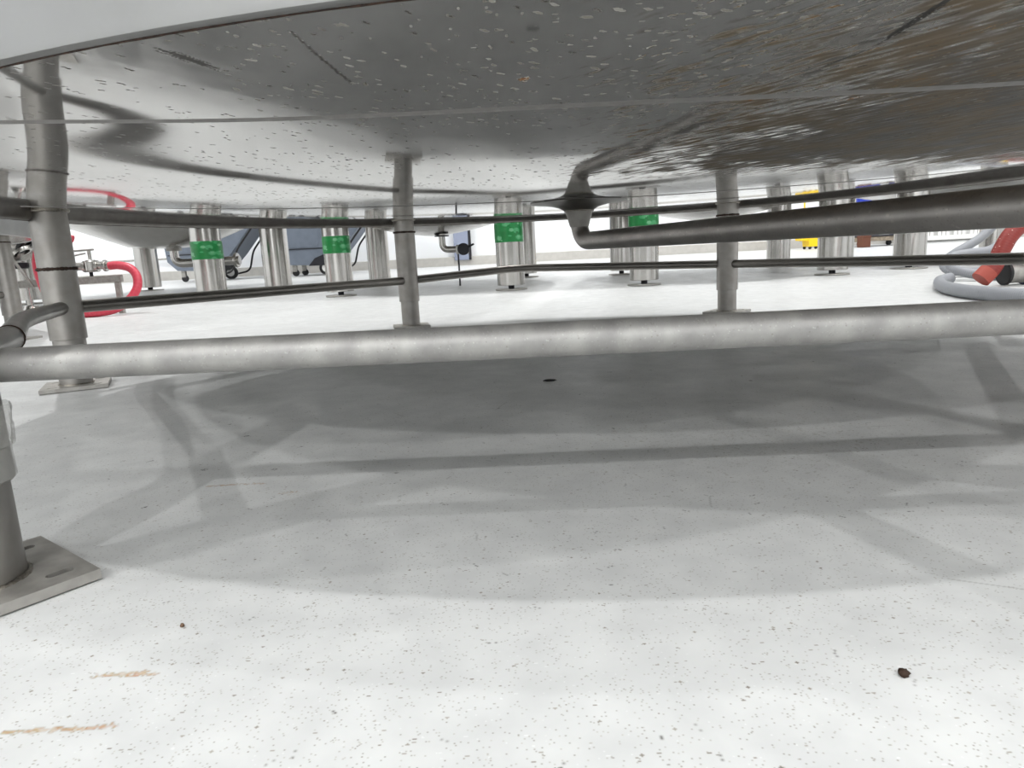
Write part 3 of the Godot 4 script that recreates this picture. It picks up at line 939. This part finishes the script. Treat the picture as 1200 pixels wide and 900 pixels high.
# ---------------------------------------------------------------- things along the far wall
func tilt_truck(x: float, label: String) -> void:
	var z := -12.6
	var t := thing("tilt_truck", label, "bin", Vector3(x, fy(z), z))
	put("hopper", prism(PackedVector2Array([Vector2(-0.85, 1.15), Vector2(-0.78, 0.36), Vector2(-0.62, 0.2), Vector2(0.0, 0.17), Vector2(0.2, 0.3), Vector2(0.36, 0.46), Vector2(0.95, 1.15)]), 0.78), M.slate, t)
	put("panel_rib", prism(PackedVector2Array([Vector2(-0.72, 1.1), Vector2(-0.68, 0.5), Vector2(-0.12, 0.5), Vector2(-0.06, 0.56), Vector2(-0.02, 1.1)]), 0.8), M.slate, t)
	put("rim", box(Vector3(1.8, 0.05, 0.84), 0.015), M.slate, t, Vector3(0.04, 1.16, 0))
	put("seam_line", box(Vector3(0.95, 0.018, 0.80), 0.003), M.dark, t, Vector3(-0.28, 0.47, 0))
	put("wheel_guard", prism(PackedVector2Array([Vector2(-0.28, 0.17), Vector2(-0.16, 0.3), Vector2(0.0, 0.36), Vector2(0.25, 0.36), Vector2(0.14, 0.26), Vector2(0.02, 0.17)]), 0.82), M.dark, t)
	for s in [-0.36, 0.36]:
		var w := put("wheel", rod(0.125, -0.03, 0.03, 28, 0.012), M.black, t, Vector3(0.02, 0.125, s), Basis(Vector3.RIGHT, PI / 2))
		put("hub", rod(0.075, -0.034, 0.034, 20, 0.006), M.white, w)
		put("caster", rod(0.06, -0.02, 0.02, 20, 0.008), M.black, t, Vector3(-0.55, 0.06, s * 0.8), Basis(Vector3.RIGHT, PI / 2))
		put("caster_fork", box(Vector3(0.08, 0.12, 0.06), 0.01), M.plate, t, Vector3(-0.56, 0.14, s * 0.8))
		put("frame_tube", tube(corner_path([Vector3(1.0, 1.15, s * 1.14), Vector3(0.46, 0.5, s * 1.14), Vector3(0.36, 0.14, s * 1.14), Vector3(0.1, 0.09, s * 1.14)], 0.1), 0.017, 10), M.black, t)

func make_far_things() -> void:
	tilt_truck(-5.18, "blue-grey tilt truck with black frame, behind the drain elbow of the left tank")
	tilt_truck(-3.2, "blue-grey tilt truck with spoked wheel, behind the legs left of centre")
	var d := thing("wall_cabinet", "narrow grey cabinet on the far wall behind the small valve", "cabinet", Vector3(-0.86, 0.3, -13.9))
	put("body", box(Vector3(0.32, 1.3, 0.16), 0.006), plain(Color(0.55, 0.58, 0.66), 0.5), d, Vector3(0, 0.65, 0))
	put("side_edge", box(Vector3(0.05, 1.3, 0.17), 0.004), M.dark, d, Vector3(0.155, 0.65, 0))
	var z := -13.0
	var f := fy(z)
	var b := thing("mop_bucket", "bright yellow bucket by the far wall between the right tank's legs", "bucket", Vector3(5.72, f, z))
	put("tank", prism(PackedVector2Array([Vector2(-0.05, 0.05), Vector2(0.1, 0.05), Vector2(0.14, 0.5), Vector2(-0.1, 0.5)]), 0.3), M.yellow, b)
	put("wringer", prism(PackedVector2Array([Vector2(-0.2, 0.17), Vector2(-0.02, 0.14), Vector2(0.02, 0.62), Vector2(-0.24, 0.62)]), 0.26), M.yellow, b)
	put("handle", rod(0.015, 0.6, 1.0, 10), M.yellow, b, Vector3(-0.1, 0, 0))
	for s in [[-0.03, 0.12], [-0.03, -0.12], [0.08, 0.12], [0.08, -0.12]]:
		put("caster", rod(0.028, -0.012, 0.012, 14), M.dark, b, Vector3(s[0], 0.028, s[1]), Basis(Vector3.RIGHT, PI / 2))
	var p := thing("platform_cart", "low grey-topped cart near the far wall right of the yellow bucket", "cart", Vector3(6.95, f, z))
	put("deck", box(Vector3(0.95, 0.08, 0.6), 0.01), M.wood, p, Vector3(0, 0.13, 0))
	put("deck_edge", box(Vector3(0.97, 0.03, 0.62), 0.006), M.dark, p, Vector3(0, 0.185, 0))
	for s in [[-0.38, 0.22], [-0.38, -0.22], [0.4, 0.22], [0.4, -0.22]]:
		put("wheel", rod(0.05, -0.02, 0.02, 16), M.dark, p, Vector3(s[0], 0.05, s[1]), Basis(Vector3.RIGHT, PI / 2))
	var k := thing("brown_carton", "small brown box on the floor in front of the low cart", "box", Vector3(6.5, fy(-12.5), -12.5))
	put("body", box(Vector3(0.15, 0.2, 0.2), 0.006), M.brown, k, Vector3(0, 0.1, 0))
	put("lid", box(Vector3(0.156, 0.04, 0.206), 0.004), M.brown, k, Vector3(0, 0.19, 0))
	var u := thing("blue_crate", "vivid blue plastic crate on the low cart, a strip seen over the drain pipe", "crate", Vector3(6.72, f + 0.2, z))
	put("body", box(Vector3(0.44, 0.72, 0.45), 0.02), M.blue, u, Vector3(0, 0.36, 0))
	put("rim", box(Vector3(0.48, 0.06, 0.49), 0.015), M.blue, u, Vector3(0, 0.73, 0))
	var cn := thing("blue_canister", "small blue canister on the right end of the low cart", "canister", Vector3(7.28, f + 0.2, z))
	put("body", rod(0.06, 0, 0.7, 20, 0.02), M.blue, cn)
	put("cap", rod(0.03, 0.7, 0.76, 16), M.white, cn)
	# slatted white bulk bin
	var w := thing("slatted_bin", "white slatted bulk bin along the far wall at the right", "bin", Vector3(8.6, fy(-13.3), -13.3))
	for i in 22:
		if i % 4 != 3:
			put("slat", box(Vector3(0.062, 0.9, 0.03), 0.006), M.white, w, Vector3(-0.75 + i * 0.075, 0.55, 0.35))
	put("side_panel", box(Vector3(0.03, 0.9, 0.7), 0.006), M.white, w, Vector3(-0.79, 0.55, 0))
	put("back_panel", box(Vector3(1.6, 0.9, 0.03), 0.006), M.white, w, Vector3(0.04, 0.55, -0.35))
	put("top_rail", box(Vector3(1.7, 0.06, 0.05), 0.01), M.white, w, Vector3(0.04, 1.02, 0.36))
	put("bottom_rail", box(Vector3(1.7, 0.08, 0.05), 0.01), M.white, w, Vector3(0.04, 0.08, 0.36))
	for s in [-0.75, 0.83]:
		put("foot", box(Vector3(0.1, 0.1, 0.7), 0.01), M.white, w, Vector3(s, 0.05, 0))
	tag(put("conduit", tube(PackedVector3Array([Vector3(-10, 0.62, -13.93), Vector3(-6.4, 0.62, -13.93)]), 0.02, 10), M.plate, self), "thin conduit along the far wall behind the red hose", "conduit")

# ---------------------------------------------------------------- debris
func crumb(label: String, at: Vector3, s: Vector3, mat: Material, seed_: int) -> void:
	var n := FastNoiseLite.new()
	n.seed = seed_
	n.frequency = 1.3
	var rows := []
	for j in 9:
		var a := PI * j / 8 - PI / 2
		var p := PackedVector3Array()
		var nn := PackedVector3Array()
		for i in 13:
			var t := TAU * (i % 12) / 12
			var o := Vector3(cos(a) * cos(t), sin(a), -cos(a) * sin(t))
			p.append(o * s * (1.0 + 0.5 * n.get_noise_3dv(o)))
			nn.append(o)
		rows.append({"p": p, "n": nn, "v": a})
	var o := put("debris", grid_mesh(rows), mat, self, at)
	o.set_meta("kind", "thing")
	tag(o, label, "debris")

# ---------------------------------------------------------------- lamps and room
func make_lamps() -> void:
	for spot in LAMPS:
		var at := Vector3(spot[0], 7.0, spot[1])
		var t := thing("high_bay_lamp", "round high bay lamp hanging from the hall ceiling", "lamp", at, "high bay ceiling lamps")
		put("housing", lathe([Vector2(0.0, 0.02), Vector2(0.17, 0.02), Vector2(0.19, 0.0), Vector2(0.2, 0.03), Vector2(0.16, 0.12), Vector2(0.07, 0.2), Vector2(0.0, 0.2)], 28), M.dark, t)
		put("diffuser", rod(0.13, 0.0, 0.02, 28), M.glow, t)
		put("rod", rod(0.012, 0.2, 0.6, 8), M.dark, t)
		var l := SpotLight3D.new()
		l.name = "lamp_light"
		l.light_color = Color(1.0, 0.999, 0.995)
		l.light_energy = LAMP * spot[2]
		l.light_size = 0.09
		l.spot_angle = 88.0
		l.spot_angle_attenuation = 0.12
		l.spot_range = 40.0
		l.spot_attenuation = 2.0
		l.shadow_enabled = true
		l.rotation.x = -PI / 2
		l.position.y = -0.03
		t.add_child(l)

func make_room() -> void:
	var b := func(called: String, at: Vector3, size: Vector3, mat: Material, label: String) -> void:
		structure(called, box(size, 0.01), mat, label, at)
	b.call("wall_back", Vector3(1, 3.8, -14.2), Vector3(38, 8.0, 0.4), M.wall, "white panelled wall at the far side of the hall")
	b.call("wall_front", Vector3(1, 3.8, 15.0), Vector3(38, 8.0, 0.4), M.wall, "white wall of the hall on the camera side")
	b.call("wall_left", Vector3(-18.0, 3.8, 0.4), Vector3(0.4, 8.0, 29.6), M.wall, "white wall at the left end of the hall")
	b.call("wall_right", Vector3(20.0, 3.8, 0.4), Vector3(0.4, 8.0, 29.6), M.wall, "white wall at the right end of the hall")
	b.call("ceiling", Vector3(1, 7.75, 0.4), Vector3(38.4, 0.3, 29.6), M.ceiling, "pale ceiling high over the hall")
	b.call("baseboard_back", Vector3(1, 0.26, -13.93), Vector3(37, 0.22, 0.14), M.curb, "low grey kerb along the foot of the far wall")

const LAMP := 26.0
const LAMPS := [[0.25, 1.5, 0.6], [0.4, -0.3, 0.22], [-7.5, -10.0, 1.2], [-4.2, -6.5, 1.1], [-2.0, 9.2, 1.7], [4.6, -5.4, 1.0], [9.0, -10.5, 1.0], [6.2, 2.6, 0.8], [-6.4, 3.4, 0.9], [5.0, 9.6, 1.2], [-9.0, 10.0, 1.0], [12.5, -3.0, 1.0], [-12.5, -2.5, 1.0], [1.5, -10.6, 1.0], [0.6, -5.6, 0.5]]   # x, z, strength

func _ready() -> void:
	var cam := Camera3D.new()
	cam.name = "camera"
	cam.fov = 59.023
	cam.near = 0.02
	cam.far = 100.0
	cam.transform = Transform3D(Basis(Vector3.RIGHT, -atan(151.0 / 795.0)) * Basis(Vector3.BACK, -atan(0.051)), Vector3(0, 0.35, 0))
	add_child(cam)
	cam.current = true
	var we := WorldEnvironment.new()
	we.name = "environment"
	var env := Environment.new()
	env.background_mode = Environment.BG_COLOR
	env.background_color = Color(0.5, 0.5, 0.52)
	env.tonemap_mode = Environment.TONE_MAPPER_LINEAR
	env.tonemap_exposure = 1.0
	env.sdfgi_enabled = true
	env.ssao_enabled = true
	env.ssil_enabled = true
	we.environment = env
	add_child(we)
	make_materials()
	make_lamps()
	make_room()
	make_floor()
	make_tank()
	make_far_tanks()
	make_left()
	make_right()
	make_far_things()
	crumb("brown crumb of dirt on the pale floor, lower right", Vector3(0.305, 0.002, -0.493), Vector3(0.0045, 0.0028, 0.005), M.crumb, 3)
	crumb("small tan crumb on the pale floor, lower left of centre", Vector3(-0.343, 0.002, -0.627), Vector3(0.0022, 0.002, 0.0024), plain(Color(0.42, 0.33, 0.26), 0.8), 4)
	crumb("black sliver on the shaded floor just below the front rail", Vector3(0.105, 0.002, -1.86), Vector3(0.018, 0.003, 0.012), M.black, 5)
